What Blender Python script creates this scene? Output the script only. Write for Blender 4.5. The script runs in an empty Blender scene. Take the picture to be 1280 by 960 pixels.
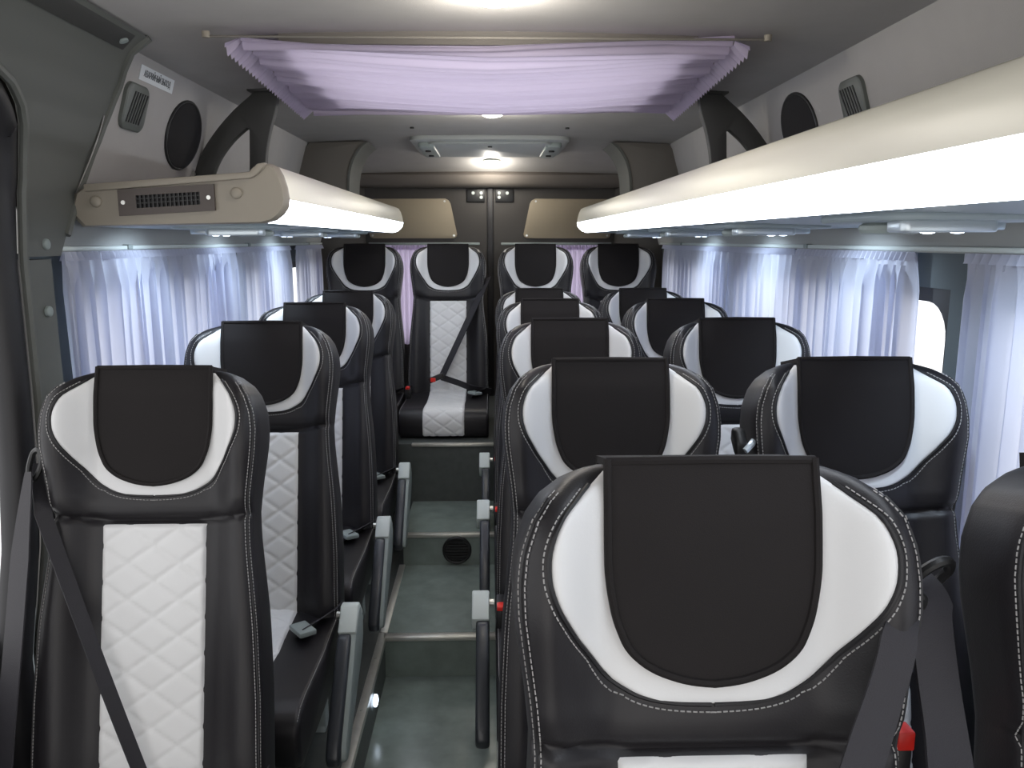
import bpy, bmesh, math, random
from mathutils import Vector, Matrix, noise
random.seed(7)
PI = math.pi
S = bpy.context.scene
C = S.collection

# ------------------------------------------------------------------ camera
cam_d = bpy.data.cameras.new('camera'); cam = bpy.data.objects.new('camera', cam_d); C.objects.link(cam)
cam.location = (0.0, 0.0, 1.29)
cam.rotation_euler = (math.radians(90 - 10.204), 0, math.radians(-1.522))
cam_d.sensor_width = 36.0; cam_d.lens = 28.125; cam_d.clip_start = 0.02
S.camera = cam
# ------------------------------------------------------------------ world, exposure
W = bpy.data.worlds.new('overcast'); S.world = W; W.use_nodes = True
bg = W.node_tree.nodes['Background']
bg.inputs[0].default_value = (1.0, 0.965, 0.94, 1); bg.inputs[1].default_value = 2.0
S.view_settings.view_transform = 'Standard'; S.view_settings.look = 'None'
S.view_settings.exposure = 0.12; S.view_settings.gamma = 1.0
S.view_settings.use_curve_mapping = False

# ------------------------------------------------------------------ materials
def lin(h):
    h = h.lstrip('#'); r = []
    for i in (0, 2, 4):
        c = int(h[i:i+2], 16) / 255
        r.append(c / 12.92 if c <= 0.04045 else ((c + 0.055) / 1.055) ** 2.4)
    return (*r, 1)
def mat(name, col, rough=0.5, metal=0.0, spec=0.5, nscale=0, nvar=0.0, bump=0.0, bscale=400, emit=None, estr=0, sheen=0):
    m = bpy.data.materials.new(name); m.use_nodes = True
    nt = m.node_tree; b = nt.nodes['Principled BSDF']
    c = lin(col) if isinstance(col, str) else col
    b.inputs['Base Color'].default_value = c
    b.inputs['Roughness'].default_value = rough; b.inputs['Metallic'].default_value = metal
    b.inputs['Specular IOR Level'].default_value = spec
    if sheen: b.inputs['Sheen Weight'].default_value = sheen
    tc = nt.nodes.new('ShaderNodeTexCoord')
    if nvar:
        n = nt.nodes.new('ShaderNodeTexNoise'); n.inputs['Scale'].default_value = nscale; n.inputs['Detail'].default_value = 5
        nt.links.new(tc.outputs['Object'], n.inputs['Vector'])
        mr = nt.nodes.new('ShaderNodeMapRange'); mr.inputs[3].default_value = 1 - nvar; mr.inputs[4].default_value = 1 + nvar
        mr.inputs[1].default_value = .3; mr.inputs[2].default_value = .7
        nt.links.new(n.outputs[0], mr.inputs[0])
        mx = nt.nodes.new('ShaderNodeVectorMath'); mx.operation = 'SCALE'; mx.inputs[0].default_value = c[:3]
        nt.links.new(mr.outputs[0], mx.inputs['Scale']); nt.links.new(mx.outputs[0], b.inputs['Base Color'])
    if bump:
        n2 = nt.nodes.new('ShaderNodeTexNoise'); n2.inputs['Scale'].default_value = bscale; n2.inputs['Detail'].default_value = 3
        nt.links.new(tc.outputs['Object'], n2.inputs['Vector'])
        bp = nt.nodes.new('ShaderNodeBump'); bp.inputs['Strength'].default_value = bump; bp.inputs['Distance'].default_value = 0.002
        nt.links.new(n2.outputs[0], bp.inputs['Height']); nt.links.new(bp.outputs[0], b.inputs['Normal'])
    if emit:
        b.inputs['Emission Color'].default_value = lin(emit); b.inputs['Emission Strength'].default_value = estr
    return m
def mat_cloth(name, col, trans=0.5):
    m = bpy.data.materials.new(name); m.use_nodes = True; nt = m.node_tree
    for n in list(nt.nodes): nt.nodes.remove(n)
    out = nt.nodes.new('ShaderNodeOutputMaterial'); d = nt.nodes.new('ShaderNodeBsdfDiffuse'); t = nt.nodes.new('ShaderNodeBsdfTranslucent')
    tc = nt.nodes.new('ShaderNodeTexCoord'); w = nt.nodes.new('ShaderNodeTexNoise'); w.inputs['Scale'].default_value = 300
    bp = nt.nodes.new('ShaderNodeBump'); bp.inputs['Strength'].default_value = .1; bp.inputs['Distance'].default_value = .001
    nt.links.new(tc.outputs['Object'], w.inputs['Vector']); nt.links.new(w.outputs[0], bp.inputs['Height']); nt.links.new(bp.outputs[0], d.inputs['Normal'])
    d.inputs[0].default_value = lin(col); t.inputs[0].default_value = lin(col)
    x = nt.nodes.new('ShaderNodeMixShader'); x.inputs[0].default_value = trans
    nt.links.new(d.outputs[0], x.inputs[1]); nt.links.new(t.outputs[0], x.inputs[2]); nt.links.new(x.outputs[0], out.inputs[0])
    return m
def mat_glass(name, tint='#f4f6f8'):
    m = bpy.data.materials.new(name); m.use_nodes = True; nt = m.node_tree
    for n in list(nt.nodes): nt.nodes.remove(n)
    out = nt.nodes.new('ShaderNodeOutputMaterial'); t = nt.nodes.new('ShaderNodeBsdfTransparent'); g = nt.nodes.new('ShaderNodeBsdfGlossy')
    t.inputs[0].default_value = lin(tint); g.inputs['Roughness'].default_value = .03
    x = nt.nodes.new('ShaderNodeMixShader'); x.inputs[0].default_value = .06
    nt.links.new(t.outputs[0], x.inputs[1]); nt.links.new(g.outputs[0], x.inputs[2]); nt.links.new(x.outputs[0], out.inputs[0])
    return m
M = dict(
    leather=mat('black_leatherette', '#1e1c1f', .45, spec=.42, bump=.12, bscale=500, nscale=6, nvar=.06),
    fabric=mat('black_cover_fabric', '#1f1c1c', .8, spec=.25, bump=.15, bscale=900, nscale=9, nvar=.05),
    white=mat('white_leatherette', '#dedede', .45, spec=.4, bump=.06, bscale=450, nscale=5, nvar=.02),
    thread=mat('white_thread', '#a5a3a2', .8),
    belt=mat('belt_webbing', '#28262b', .65, bump=.3, bscale=700),
    blackp=mat('black_plastic', '#1b1b1c', .45, bump=.05, bscale=600),
    padp=mat('black_pad', '#34373c', .32, bump=.05, bscale=500),
    greyp=mat('grey_plastic', '#8e9896', .45, bump=.04, bscale=500),
    lightp=mat('pale_grey_plastic', '#c6cecb', .4),
    red=mat('red_button', '#e02a20', .4),
    metal=mat('brushed_metal', '#c9c9c4', .28, metal=1.0),
    alu=mat('aluminium_strip', '#c4c2ba', .35, metal=.6, nscale=30, nvar=.08),
    vinyl=mat('grey_vinyl_floor', '#78837d', .19, spec=.5, nscale=14, nvar=.16, bump=.06, bscale=60),
    carpet=mat('dark_floor', '#4a4e4c', .5, nscale=30, nvar=.12),
    ceiling=mat('warm_grey_headliner', '#aaa7a4', .9, spec=.1, bump=.25, bscale=500, nscale=12, nvar=.03),
    upper=mat('pale_grey_lining', '#a8a5a2', .85, spec=.15, bump=.2, bscale=500, nscale=10, nvar=.03),
    trim=mat('grey_pillar_trim', '#5f615d', .5, spec=.35, bump=.1, bscale=600),
    dtrim=mat('slate_pillar_lining', '#565f63', .75, bump=.1, bscale=500),
    header=mat('grey_window_header', '#a6a8a6', .7, bump=.1, bscale=500),
    cream=mat('cream_rack_plastic', '#e0dccd', .38, spec=.45),
    rackg=mat('beige_grey_rack_plastic', '#8f887c', .5, bump=.06, bscale=600),
    racku=mat('blue_grey_rack_underside', '#93a0a6', .42),
    led=mat('led_diffuser', '#ffffff', .4, emit='#eef5ff', estr=9.0),
    lens=mat('lamp_lens', '#ffffff', .3, emit='#fff6e4', estr=25.0),
    rlens=mat('reading_lamp_lens_and_glint', '#ffffff', .3, emit='#dcecff', estr=5.0),
    chrome=mat('satin_chrome', '#c4ced4', .3, metal=.6),
    bracket=mat('dark_bracket', '#3c3c3a', .6, bump=.2, bscale=500),
    gusset=mat('taupe_gusset', '#6c6862', .7, bump=.1, bscale=500),
    rubber=mat('black_rubber', '#18171a', .55),
    doorp=mat('dark_rear_door', '#3a3734', .6, bump=.08, bscale=400),
    infill=mat('beige_door_infill', '#958a76', .6, bump=.08, bscale=400),
    duct=mat('rear_header_panel', '#6a645e', .8, bump=.1, bscale=400),
    hatch=mat('hatch_panel', '#a9adac', .5),
    mesh=mat('speaker_mesh', '#151315', .9, bump=.4, bscale=900),
    sticker=mat('white_sticker', '#d4d8da', .5), ink=mat('sticker_ink', '#2c3034', .6),
    ventf=mat('vent_brown', '#4c4440', .5),
    vent=mat('vent_grey', '#5e625e', .5),
    curtain=mat_cloth('lilac_curtain', '#d9dcea', .45),
    curtain2=mat_cloth('lilac_hatch_curtain', '#d3c8df', .55),
    glass=mat_glass('window_glass'),
)

# ------------------------------------------------------------------ mesh helpers
class MB:
    def __init__(s): s.v = []; s.f = []
    def add(s, vs, fs):
        n = len(s.v); s.v += [tuple(p) for p in vs]; s.f += [tuple(i + n for i in f) for f in fs]; return s
    def box(s, x0, x1, y0, y1, z0, z1):
        return s.add([(x, y, z) for z in (z0, z1) for y in (y0, y1) for x in (x0, x1)],
                     [(0, 2, 3, 1), (4, 5, 7, 6), (0, 1, 5, 4), (2, 6, 7, 3), (0, 4, 6, 2), (1, 3, 7, 5)])
    def grid(s, fn, nu, nv, closed=False):
        vs = [fn(i / nu, j / nv) for j in range(nv + 1) for i in range(nu + 1)]
        return s.add(vs, [(j*(nu+1)+i, j*(nu+1)+i+1, (j+1)*(nu+1)+i+1, (j+1)*(nu+1)+i) for j in range(nv) for i in range(nu)])
    def loft(s, rings, cap=True):
        n = len(rings[0]); vs = [p for r in rings for p in r]; fs = []
        for j in range(len(rings) - 1):
            for i in range(n):
                k = (i + 1) % n; fs.append((j*n+i, j*n+k, (j+1)*n+k, (j+1)*n+i))
        if cap: fs.append(tuple(range(n))[::-1]); fs.append(tuple((len(rings)-1)*n + i for i in range(n)))
        return s.add(vs, fs)
    def prism(s, poly, axis, a, b):                 # polygon in the two other axes, in order
        def P(p, t): return (t, p[0], p[1]) if axis == 'x' else ((p[0], t, p[1]) if axis == 'y' else (p[0], p[1], t))
        return s.loft([[P(p, a) for p in poly], [P(p, b) for p in poly]])
    def tube(s, path, r, n=8, closed=False):
        path = [Vector(p) for p in path]; rings = []; m = len(path); prev = None
        for i, p in enumerate(path):
            if closed: d = path[(i+1) % m] - path[i-1]
            else: d = path[min(i+1, m-1)] - path[max(i-1, 0)]
            d.normalize()
            u = (prev - d * prev.dot(d)) if prev else d.cross(Vector((0.13, .3, 1)))
            if u.length < 1e-5: u = d.cross(Vector((1, 0, 0)))
            u.normalize(); prev = u; w = d.cross(u); rr = r(i/(m-1)) if callable(r) else r
            rings.append([p + (u*math.cos(2*PI*k/n) + w*math.sin(2*PI*k/n)) * rr for k in range(n)])
        if closed: rings.append(rings[0])
        return s.loft(rings, not closed)
    def ribbon(s, path, wdir, width, th, taper=0):           # flat webbing along a path
        rings = []; path = [Vector(p) for p in path]; W0 = width
        for i, p in enumerate(path):
            d = (path[min(i+1, len(path)-1)] - path[max(i-1, 0)]).normalized()
            wv = Vector(wdir[i] if isinstance(wdir, list) else wdir); wv = (wv - d*wv.dot(d)).normalized()
            n = d.cross(wv).normalized(); width = W0*min(1, .35+.65*i/max(1, taper)) if taper else W0
            rings.append([p+wv*width/2+n*th/2, p-wv*width/2+n*th/2, p-wv*width/2-n*th/2, p+wv*width/2-n*th/2])
        return s.loft(rings)
    def disc(s, c, n, r, h, seg=24, dome=0.0):      # cylinder / dome with axis n
        c = Vector(c); n = Vector(n).normalized(); u = n.orthogonal().normalized(); w = n.cross(u)
        def ring(rad, t): return [c + n*t + (u*math.cos(2*PI*k/seg)+w*math.sin(2*PI*k/seg))*rad for k in range(seg)]
        rs = [ring(r, 0), ring(r, h)]
        if dome: rs += [ring(r*math.cos(a), h + dome*math.sin(a)) for a in (.4, .8, 1.15, 1.45)]
        return s.loft(rs)
    def mesh(s, name, m, smooth=True, bevel=0, seg=2, angle=40):
        me = bpy.data.meshes.new(name); me.from_pydata(s.v, [], s.f); me.update()
        bm = bmesh.new(); bm.from_mesh(me)
        bmesh.ops.recalc_face_normals(bm, faces=bm.faces)
        if bevel:
            es = [e for e in bm.edges if len(e.link_faces) == 2 and e.calc_face_angle(0) > math.radians(30)]
            bmesh.ops.bevel(bm, geom=es, offset=bevel, segments=seg, profile=.5, affect='EDGES', clamp_overlap=True)
        bm.to_mesh(me); bm.free()
        me.materials.append(m)
        if smooth:
            for p in me.polygons: p.use_smooth = True
            me.set_sharp_from_angle(angle=math.radians(angle))
        return me
    def build(s, name, m, parent=None, **k):
        return link(name, s.mesh(name, m, **k), parent)
def link(name, me, parent=None):
    o = bpy.data.objects.new(name, me); C.objects.link(o); o.parent = parent; return o
def tag(o, label, cat, group=None):
    o['label'] = label; o['category'] = cat
    if group: o['group'] = group
    return o
def thing(name, label, cat, loc=(0, 0, 0), group=None):
    o = bpy.data.objects.new(name, None); C.objects.link(o); o.location = loc; o.empty_display_size = .05
    return tag(o, label, cat, group)
def struct(o, label=None, cat=None):
    o['kind'] = 'structure'
    if label: o['label'] = label
    if cat: o['category'] = cat
    return o
def interp(tab, x):
    if x <= tab[0][0]: return tab[0][1]
    for (a, b), (c, d) in zip(tab, tab[1:]):
        if x <= c: t = (x-a)/(c-a); return b + (d-b)*t
    return tab[-1][1]
def smooth_poly(pts, n=8, closed=False):            # Catmull-Rom
    out = []; m = len(pts); P = [Vector(p) for p in pts]
    for i in range(m if closed else m-1):
        p0 = P[i-1] if (closed or i > 0) else P[0]; p1 = P[i]; p2 = P[(i+1) % m]; p3 = P[(i+2) % m] if (closed or i+2 < m) else P[-1]
        for k in range(n):
            t = k/n
            out.append(.5*((2*p1)+(-p0+p2)*t+(2*p0-5*p1+4*p2-p3)*t*t+(-p0+3*p1-3*p2+p3)*t*t*t))
    if not closed: out.append(P[-1])
    return out

# ------------------------------------------------------------------ setting: floor
CEIL = 1.70; XT, XB = .78, .89                       # upper lining: top and bottom half-width
XA0, XA1 = -.355, .015                               # aisle
YS1, YS2, YS3, YR = 2.458, 3.054, 3.47, 4.60
fl = MB().box(-1.0, XA0, -1.4, YS3, -.2, 0).build('floor', M['carpet']); struct(fl, 'dark raised floor carrying the single seats', 'floor')
f2 = MB().box(XA1, 1.0, -1.4, YS3, -.2, 0).build('floor', M['carpet']); struct(f2, 'dark raised floor carrying the paired seats', 'floor')
f3 = MB().box(XA0, XA1, -1.4, YS1, -.2, -.141).build('floor', M['vinyl']); struct(f3, 'sunken glossy grey vinyl aisle floor before the first step', 'floor')
f4 = MB().box(XA0, XA1, YS1, YS2, -.2, 0).build('floor', M['vinyl']); struct(f4, 'grey vinyl aisle floor between the two steps', 'floor')
f5 = MB().box(XA0, XA1, YS2, YS3, -.2, .129).build('floor', M['vinyl']); struct(f5, 'grey vinyl aisle step with a round vent in its riser', 'floor')
f6 = MB().box(-1.0, 1.0, YS3, YR, -.2, .395).build('floor', M['carpet']); struct(f6, 'dark raised platform under the rear bench seats', 'floor')
MB().box(XA0, XA1, YS3-.006, YS3+.02, .383, .397).build('edge_strip', M['alu'], f6, bevel=.002)
MB().box(XA0-.004, XA1, YS1-.006, YS1+.026, -.012, .003).build('edge_strip', M['alu'], f4, bevel=.002)
MB().box(XA0, XA1, YS2-.006, YS2+.022, .117, .132).build('edge_strip', M['alu'], f5, bevel=.002)
es = MB().box(XA0-.022, XA0+.004, -1.4, YS1+.03, -.02, .003).build('edge_strip', M['alu'], fl, bevel=.002)
MB().box(XA0-.018, XA0+.006, YS1+.03, YS2, -.01, .004).build('edge_strip', M['alu'], fl, bevel=.002)
MB().box(XA1-.004, XA1+.022, -1.4, YS1, -.02, .003).build('edge_strip', M['alu'], f2, bevel=.002)
sd = MB()
for k in range(10): sd.disc((XA0-.011, -.2+k*.28, .003), (0, 0, 1), .004, .0015, 10)
sd.build('screw', M['metal'], es)
ul = MB().disc((XA0+.004, 2.18, -.055), (1, 0, 0), .018, .006, 20, dome=.006).build('trough_wall_glint', M['rlens'], f3)  # glowing disc standing in for a reflected glint on the trough wall, no lamp
vt = MB()
vt.tube([(-.14+.052*math.cos(t), YS2-.006, .064+.052*math.sin(t)) for t in [2*PI*k/28 for k in range(28)]], .007, 8, True)
vt.disc((-.14, YS2, .064), (0, -1, 0), .05, .004, 28)
for k in range(-3, 4): h = math.sqrt(.05**2-(k*.012)**2); vt.box(-.14-h, -.14+h, YS2-.011, YS2-.004, .064+k*.012-.002, .064+k*.012+.002)
vt.build('round_vent', M['blackp'], f5)

# ------------------------------------------------------------------ setting: ceiling with a hatch opening
def cz(x, y):
    r = 0 if y < 4.15 else (y-4.15)**2*.42
    return CEIL + .022*(1-(x/XT)**2) - r
HX, HY0, HY1 = .43, 1.80, 2.54
cl = MB()
def ceil_patch(x0, x1, y0, y1, nx, ny): cl.grid(lambda a, b: (x0+(x1-x0)*a, y0+(y1-y0)*b, cz(x0+(x1-x0)*a, y0+(y1-y0)*b)), nx, ny)
ceil_patch(-XT, XT, -1.4, HY0, 16, 4); ceil_patch(-XT, -HX, HY0, HY1, 5, 2); ceil_patch(HX, XT, HY0, HY1, 5, 2); ceil_patch(-XT, XT, HY1, YR, 16, 24)
ceil_patch_back = MB().box(-1.0, 1.0, -1.4, HY0, 1.80, 1.83).box(-1.0, -HX, HY0, HY1, 1.80, 1.83).box(HX, 1.0, HY0, HY1, 1.80, 1.83).box(-1.0, 1.0, HY1, YR+.1, 1.80, 1.83)
ce = cl.build('ceiling', M['ceiling']); struct(ce, 'warm grey fabric headliner', 'ceiling')
ceil_patch_back.build('roof_skin', M['doorp'], ce)
sh = MB()
for (a, b, c, d) in ((-HX-.012, -HX, HY0, HY1), (HX, HX+.012, HY0, HY1), (-HX-.012, HX+.012, HY0-.012, HY0), (-HX-.012, HX+.012, HY1, HY1+.012)): sh.box(a, b, c, d, 1.695, 1.81)
sh.build('hatch_frame', M['gusset'], ce)
MB().box(-HX, HX, HY0, HY1, 1.79, 1.796).build('hatch_glass', M['glass'], ce)

# ------------------------------------------------------------------ setting: walls
def wallpt(sd_, y, z, off=0):                        # on the slanted upper lining, off = towards the cabin
    t = (z-1.33)/(CEIL-1.33); x = XB + (XT-XB)*t
    return (sd_*(x - off*.958), y, z - off*.285)
WZ0, WZ1 = .62, 1.19
UT = [(1.242, 1.684), (1.331, 1.733), (1.39, 1.766), (1.45, 1.792), (1.51, 1.812), (1.569, 1.82), (1.625, 1.811), (1.672, 1.768)]
def up_s(z): return interp(UT, z)
def wall(sd_, name, ystart, wins, label):
    x0, x1 = sorted((sd_*.935, sd_*.99))
    m = MB().box(x0, x1, ystart, YR, -.2, WZ0)
    ys = [ystart] + [v for w in wins for v in w] + [YR]
    for a, b in zip(ys[::2], ys[1::2]):
        if b-a > .001: m.box(x0, x1, a, b, WZ0, 1.275)
    for a, b in wins: m.box(x0, x1, a, b, WZ1, 1.275)
    o = m.build(name, M['dtrim'], smooth=False); struct(o, label, 'wall')
    h = MB().prism([(sd_*.915, 1.264), (sd_*.99, 1.264), (sd_*.99, 1.36), (sd_*.889, 1.345), (sd_*.905, 1.30)], 'y', ystart, YR)
    h.build('window_header', M['header'], o)
    yl0 = max(ystart, 1.70) if sd_ < 0 else ystart
    def lin_pt(a, b):
        z = 1.33+(CEIL+.005-1.33)*b; ya = up_s(z)-.012 if sd_ < 0 else ystart
        return wallpt(sd_, ya+(YR-ya)*a, z)
    u = MB().grid(lin_pt, 30, 12)
    u.build('upper_lining', M['upper'], o)
    MB().box(x0+sd_*.03, x1+sd_*.03, ystart, YR, 1.27, 1.82).build('outer_skin', M['doorp'], o)
    return o
winsL = [(1.82, 2.90), (3.0, 3.68), (3.77, 4.40)]
winsR = [(-.4, 1.46), (1.61, 3.0), (3.1, 4.25)]
wl = wall(-1, 'wall_left', 1.60, winsL, 'curtained side wall behind the single seats')
wr = wall(1, 'wall_right', -1.4, winsR, 'curtained side wall behind the paired seats')
wn = 0
def rrect(y0, y1, z0, z1, r, n=6):
    pts = []
    for cy, cz_, a0 in ((y1-r, z1-r, 0), (y0+r, z1-r, PI/2), (y0+r, z0+r, PI), (y1-r, z0+r, 3*PI/2)):
        for k in range(n+1): a = a0 + PI/2*k/n; pts.append((cy+r*math.cos(a), cz_+r*math.sin(a)))
    return pts
for sd_, ws in ((-1, winsL), (1, winsR)):
    for y0, y1 in ws:
        wn += 1
        e = thing('window_%d' % wn, 'side window glazed behind curtains', 'window', (0, 0, 0)); struct(e)
        out = rrect(y0, y1, WZ0, WZ1, .004); inn = rrect(y0+.012, y1-.012, WZ0+.012, WZ1-.03, .075)
        n = len(out); xa, xb = sd_*.940, sd_*.985
        MB().loft([[(xa, *p) for p in out], [(xa, *p) for p in inn], [(xb, *p) for p in inn], [(xb, *p) for p in out], [(xa, *p) for p in out]], cap=False).build('window_frame', M['rubber'], e)
        MB().box(*sorted((sd_*.962, sd_*.967)), y0, y1, WZ0, WZ1).build('pane', M['glass'], e)
# rear wall above and beside the doors
rw = MB().box(-1.0, -.74, YR, YR+.05, -.2, 1.80).box(.74, 1.0, YR, YR+.05, -.2, 1.80).box(-.74, .74, YR, YR+.05, 1.575, 1.80).build('wall_back', M['duct'], smooth=False)
struct(rw, 'grey rear wall around the twin doors', 'wall')
hd = MB().prism([(YR, 1.575), (YR-.05, 1.578), (YR-.085, 1.60), (YR-.10, 1.64), (YR-.06, 1.665), (YR, 1.68)], 'x', -.80, .80).build('door_header', M['duct'], rw)
# rear corner pillars
for s_ in (-1, 1):
    p = MB().prism([(s_*.935, YR), (s_*.70, YR), (s_*.72, YR-.05), (s_*.87, YR-.20), (s_*.935, YR-.22)], 'z', .395, 1.60).build('corner_pillar', M['doorp'], rw)
    MB().prism([(s_*(.795+.012*math.cos(a)*1.6), 1.17+.07*math.sin(a)) for a in [2*PI*k/20 for k in range(20)]], 'y', YR-.17, YR-.14).build('pillar_grip', M['greyp'], rw, bevel=.004)
# rear doors
def rear_door(k, s_):
    e = thing('door_%d' % k, 'dark rear door with %s beige upper infill' % ('left hand' if s_ < 0 else 'right hand'), 'door', (0, YR, 0)); struct(e)
    X = lambda a: s_*a
    m = MB()
    for (a, b, z0, z1) in ((.012, .74, 1.262, 1.575), (.012, .17, .395, 1.262), (.66, .74, .395, 1.262), (.17, .66, .395, .72)):
        m.box(min(X(a), X(b)), max(X(a), X(b)), 0, .04, z0, z1)
    m.build('door_panel', M['doorp'], e, smooth=False)
    inf = smooth_poly([(X(.20), 1.300), (X(.185), 1.33), (X(.235), 1.505), (X(.26), 1.525), (X(.66), 1.52), (X(.68), 1.50), (X(.68), 1.32), (X(.66), 1.298)], 5, True) if False else None
    P = [(.205, 1.299), (.192, 1.306), (.187, 1.322), (.222, 1.49), (.232, 1.508), (.252, 1.518), (.655, 1.516), (.672, 1.508), (.68, 1.49), (.68, 1.325), (.674, 1.306), (.655, 1.299)]
    MB().prism([(X(a), z) for a, z in P], 'y', -.014, .002).build('infill_panel', M['infill'], e, bevel=.004)
    sc = MB()
    for a, z in ((.255, 1.503), (.66, 1.50), (.205, 1.315), (.66, 1.315)): sc.disc((X(a), -.014, z), (0, -1, 0), .006, .003, 10)
    sc.build('screw', M['metal'], e)
    MB().box(min(X(.03), X(.13)), max(X(.03), X(.13)), -.012, 0, 1.50, 1.57).build('latch_plate', M['blackp'], e, bevel=.003)
    sc = MB()
    for a, z in ((.05, 1.548), (.05, 1.525), (.095, 1.548)): sc.disc((X(a), -.012, z), (0, -1, 0), .009, .004, 12)
    sc.build('latch_bolt', M['lightp'], e)
    MB().box(min(X(.17), X(.66)), max(X(.17), X(.66)), .015, .02, .72, 1.262).build('pane', M['glass'], e)
    return e
rear_door(2, -1); rear_door(3, 1)
MB_c = MB().box(-.018, .018, YR-.02, YR+.04, .395, 1.575); o = MB_c.build('trim_3', M['rubber'], bevel=.006); struct(o, 'black rubber strip between the two rear doors', 'trim')
# front left: pillar trim round the sliding door opening
XP = [(0, -.885), (.9, -.885), (1.25, -.885), (1.38, -.875), (1.46, -.858), (1.54, -.83), (1.60, -.80), (1.65, -.765), (1.69, -.72), (1.712, -.68)]
YE = [(-.2, 1.48), (.35, 1.44), (.5, 1.44), (.7, 1.50), (.85, 1.52), (1.0, 1.528), (1.40, 1.532), (1.46, 1.522), (1.50, 1.505), (1.53, 1.482), (1.555, 1.445), (1.572, 1.39), (1.583, 1.30), (1.588, 1.15), (1.59, 1.0)]
def edge(z): return interp(YE, z)+.025
lowp = MB().grid(lambda a, b: ((lambda z, y: (interp(XP, z), y, z))(-.2+(1.252+.2)*b, edge(-.2+(1.252+.2)*b)+(1.655-edge(-.2+(1.252+.2)*b))*a)), 6, 40)
lt = lowp.build('trim_1', M['trim']); struct(lt, 'grey lower pillar trim beside the sliding door', 'trim')
MB().box(-.96, -.886, 1.60, 1.652, -.2, 1.252).build('pillar_core', M['rubber'], lt)
upp = MB()
zs = [1.258+(1.588-1.258)*k/36 for k in range(37)]
upp.grid(lambda a, b: ((lambda z: (interp(XP, z)+.012*math.sin(PI*min(1, a*1.3))*0, edge(z)+(up_s(z)-edge(z))*a, z))(1.258+(1.588-1.258)*b)), 10, 36)
upp.grid(lambda a, b: ((lambda z: (interp(XP, z), -1.4+(up_s(z)+1.4)*a, z))(1.588+(1.700-1.588)*b)), 24, 10)
ut = upp.build('trim_2', M['trim']); struct(ut, 'curved grey upper trim over the sliding door', 'trim')
ap = [(interp(XP, z)+.002, edge(z), z) for z in [-.2+1.788*k/120 for k in range(121)]]
ap = [p for p in ap] + [(interp(XP, 1.588), y, 1.59) for y in (.8, .4, 0, -.5, -1.2)]
MB().tube(ap, .009, 8).build('trim_lip', M['trim'], ut)
MB().tube([(x-.03, y-.032, z-(.02 if z > 1.5 else 0)) for x, y, z in ap], .032, 10).build('door_seal', M['rubber'], ut)
# end lip where the trim stops at the lining, and the dark handle strip along the headliner
MB().tube([(interp(XP, z)+.001, up_s(z), z) for z in [1.30+.4*k/14 for k in range(15)]], .008, 6).build('trim_lip', M['trim'], ut)
MB().prism([(-.748, 1.676), (-.722, 1.704), (-.706, 1.712), (-.712, 1.694), (-.722, 1.684), (-.740, 1.666)], 'y', -1.2, 1.73).build('headliner_strip', M['bracket'], ut, bevel=.003)
MB().disc((-.725, 1.70, 1.680), (.4, 0, -1), .009, .004, 12).build('screw_cap', M['greyp'], ut)
for (y, z) in ((1.635, 1.282),): MB().disc((-.884, y, z), (1, 0, 0), .011, .005, 16, dome=.004).build('screw_cap', M['greyp'], ut)
MB().disc((-.884, 1.62, 1.15), (1, 0, 0), .011, .005, 16, dome=.004).build('screw_cap', M['greyp'], lt)
d1 = thing('door_1', 'sliding side door with black framed window', 'door', (-.97, .6, 0)); struct(d1)
MB().box(-.01, .03, -2.0, .93, -.2, .55).build('door_panel', M['dtrim'], d1)
MB().box(.0, .005, -2.0, .93, .55, 1.62).build('pane', M['glass'], d1)

# ------------------------------------------------------------------ curtain rails and curtains
def curtain(label, sd_, y0, y1, npl, amp, zb=.56, zt=1.258, group=None, seed=0, X=.908):
    rnd = random.Random(seed); ph = [rnd.uniform(0, 6.28) for _ in range(6)]; L_ = y1-y0
    def fn(a, b):
        z = zt + .004 - (zt-zb)*b
        t = a + .02*math.sin(2*PI*a*2.3+ph[0])
        top = min(1, max(0, (1-b)*0+b/.06))
        A = amp*(.35+.65*min(1, b/.10))
        x = A*(math.sin(2*PI*npl*t+ph[1]+.4*math.sin(3*b+ph[5])) + .45*math.sin(2*PI*npl*.53*t+ph[2]) + .3*math.sin(2*PI*npl*2.1*t+ph[3]))
        x += .006*(1-top)*math.sin(2*PI*npl*2.0*t+ph[4])
        y = y0 + L_*a + .75*amp*math.cos(2*PI*npl*t+ph[1])*min(1, b/.1)
        return (sd_*(X - x*.9), y, z)
    nu = int(npl*14); o = MB().grid(fn, nu, 26)
    hr = MB()                                       # gathered heading ruffle
    o.grid(lambda a, b: (sd_*(X-.006 - .013*math.sin(2*PI*npl*2*a+ph[4])*(1-.6*b)), y0+L_*a, zt-.012+.019*b), nu, 3)
    c = o.build('curtain', M['curtain']); return tag(c, label, 'curtain', group)
def rail(sd_, y0, y1, label):
    t = thing('curtain_rail', label, 'rail', (sd_*.905, y0, 1.267), 'side curtain rails')
    MB().prism([(-.006, 0), (.006, 0), (.006, .010), (-.006, .010)], 'y', 0, y1-y0).build('track', M['lightp'], t, bevel=.002)
    for k in range(3):
        MB().box(-.010, .010, (y1-y0)*(.12+.38*k)-.012, (y1-y0)*(.12+.38*k)+.012, 0, .012).build('clip', M['greyp'], t, bevel=.002)
curtain('lilac curtain with deep folds beside the pillar trim and single seats', -1, 1.735, 2.92, 24, .015, seed=1)
curtain('narrow lilac curtain between two single seats, middle of its wall', -1, 2.95, 3.67, 15, .010, seed=2)
curtain('short lilac curtain next to the rear bench on the single seat side', -1, 3.81, 4.37, 14, .009, seed=3)
curtain('long lilac curtain reaching to the rear bench behind the paired seats', 1, 2.38, 4.22, 38, .0115, seed=4)
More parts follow.
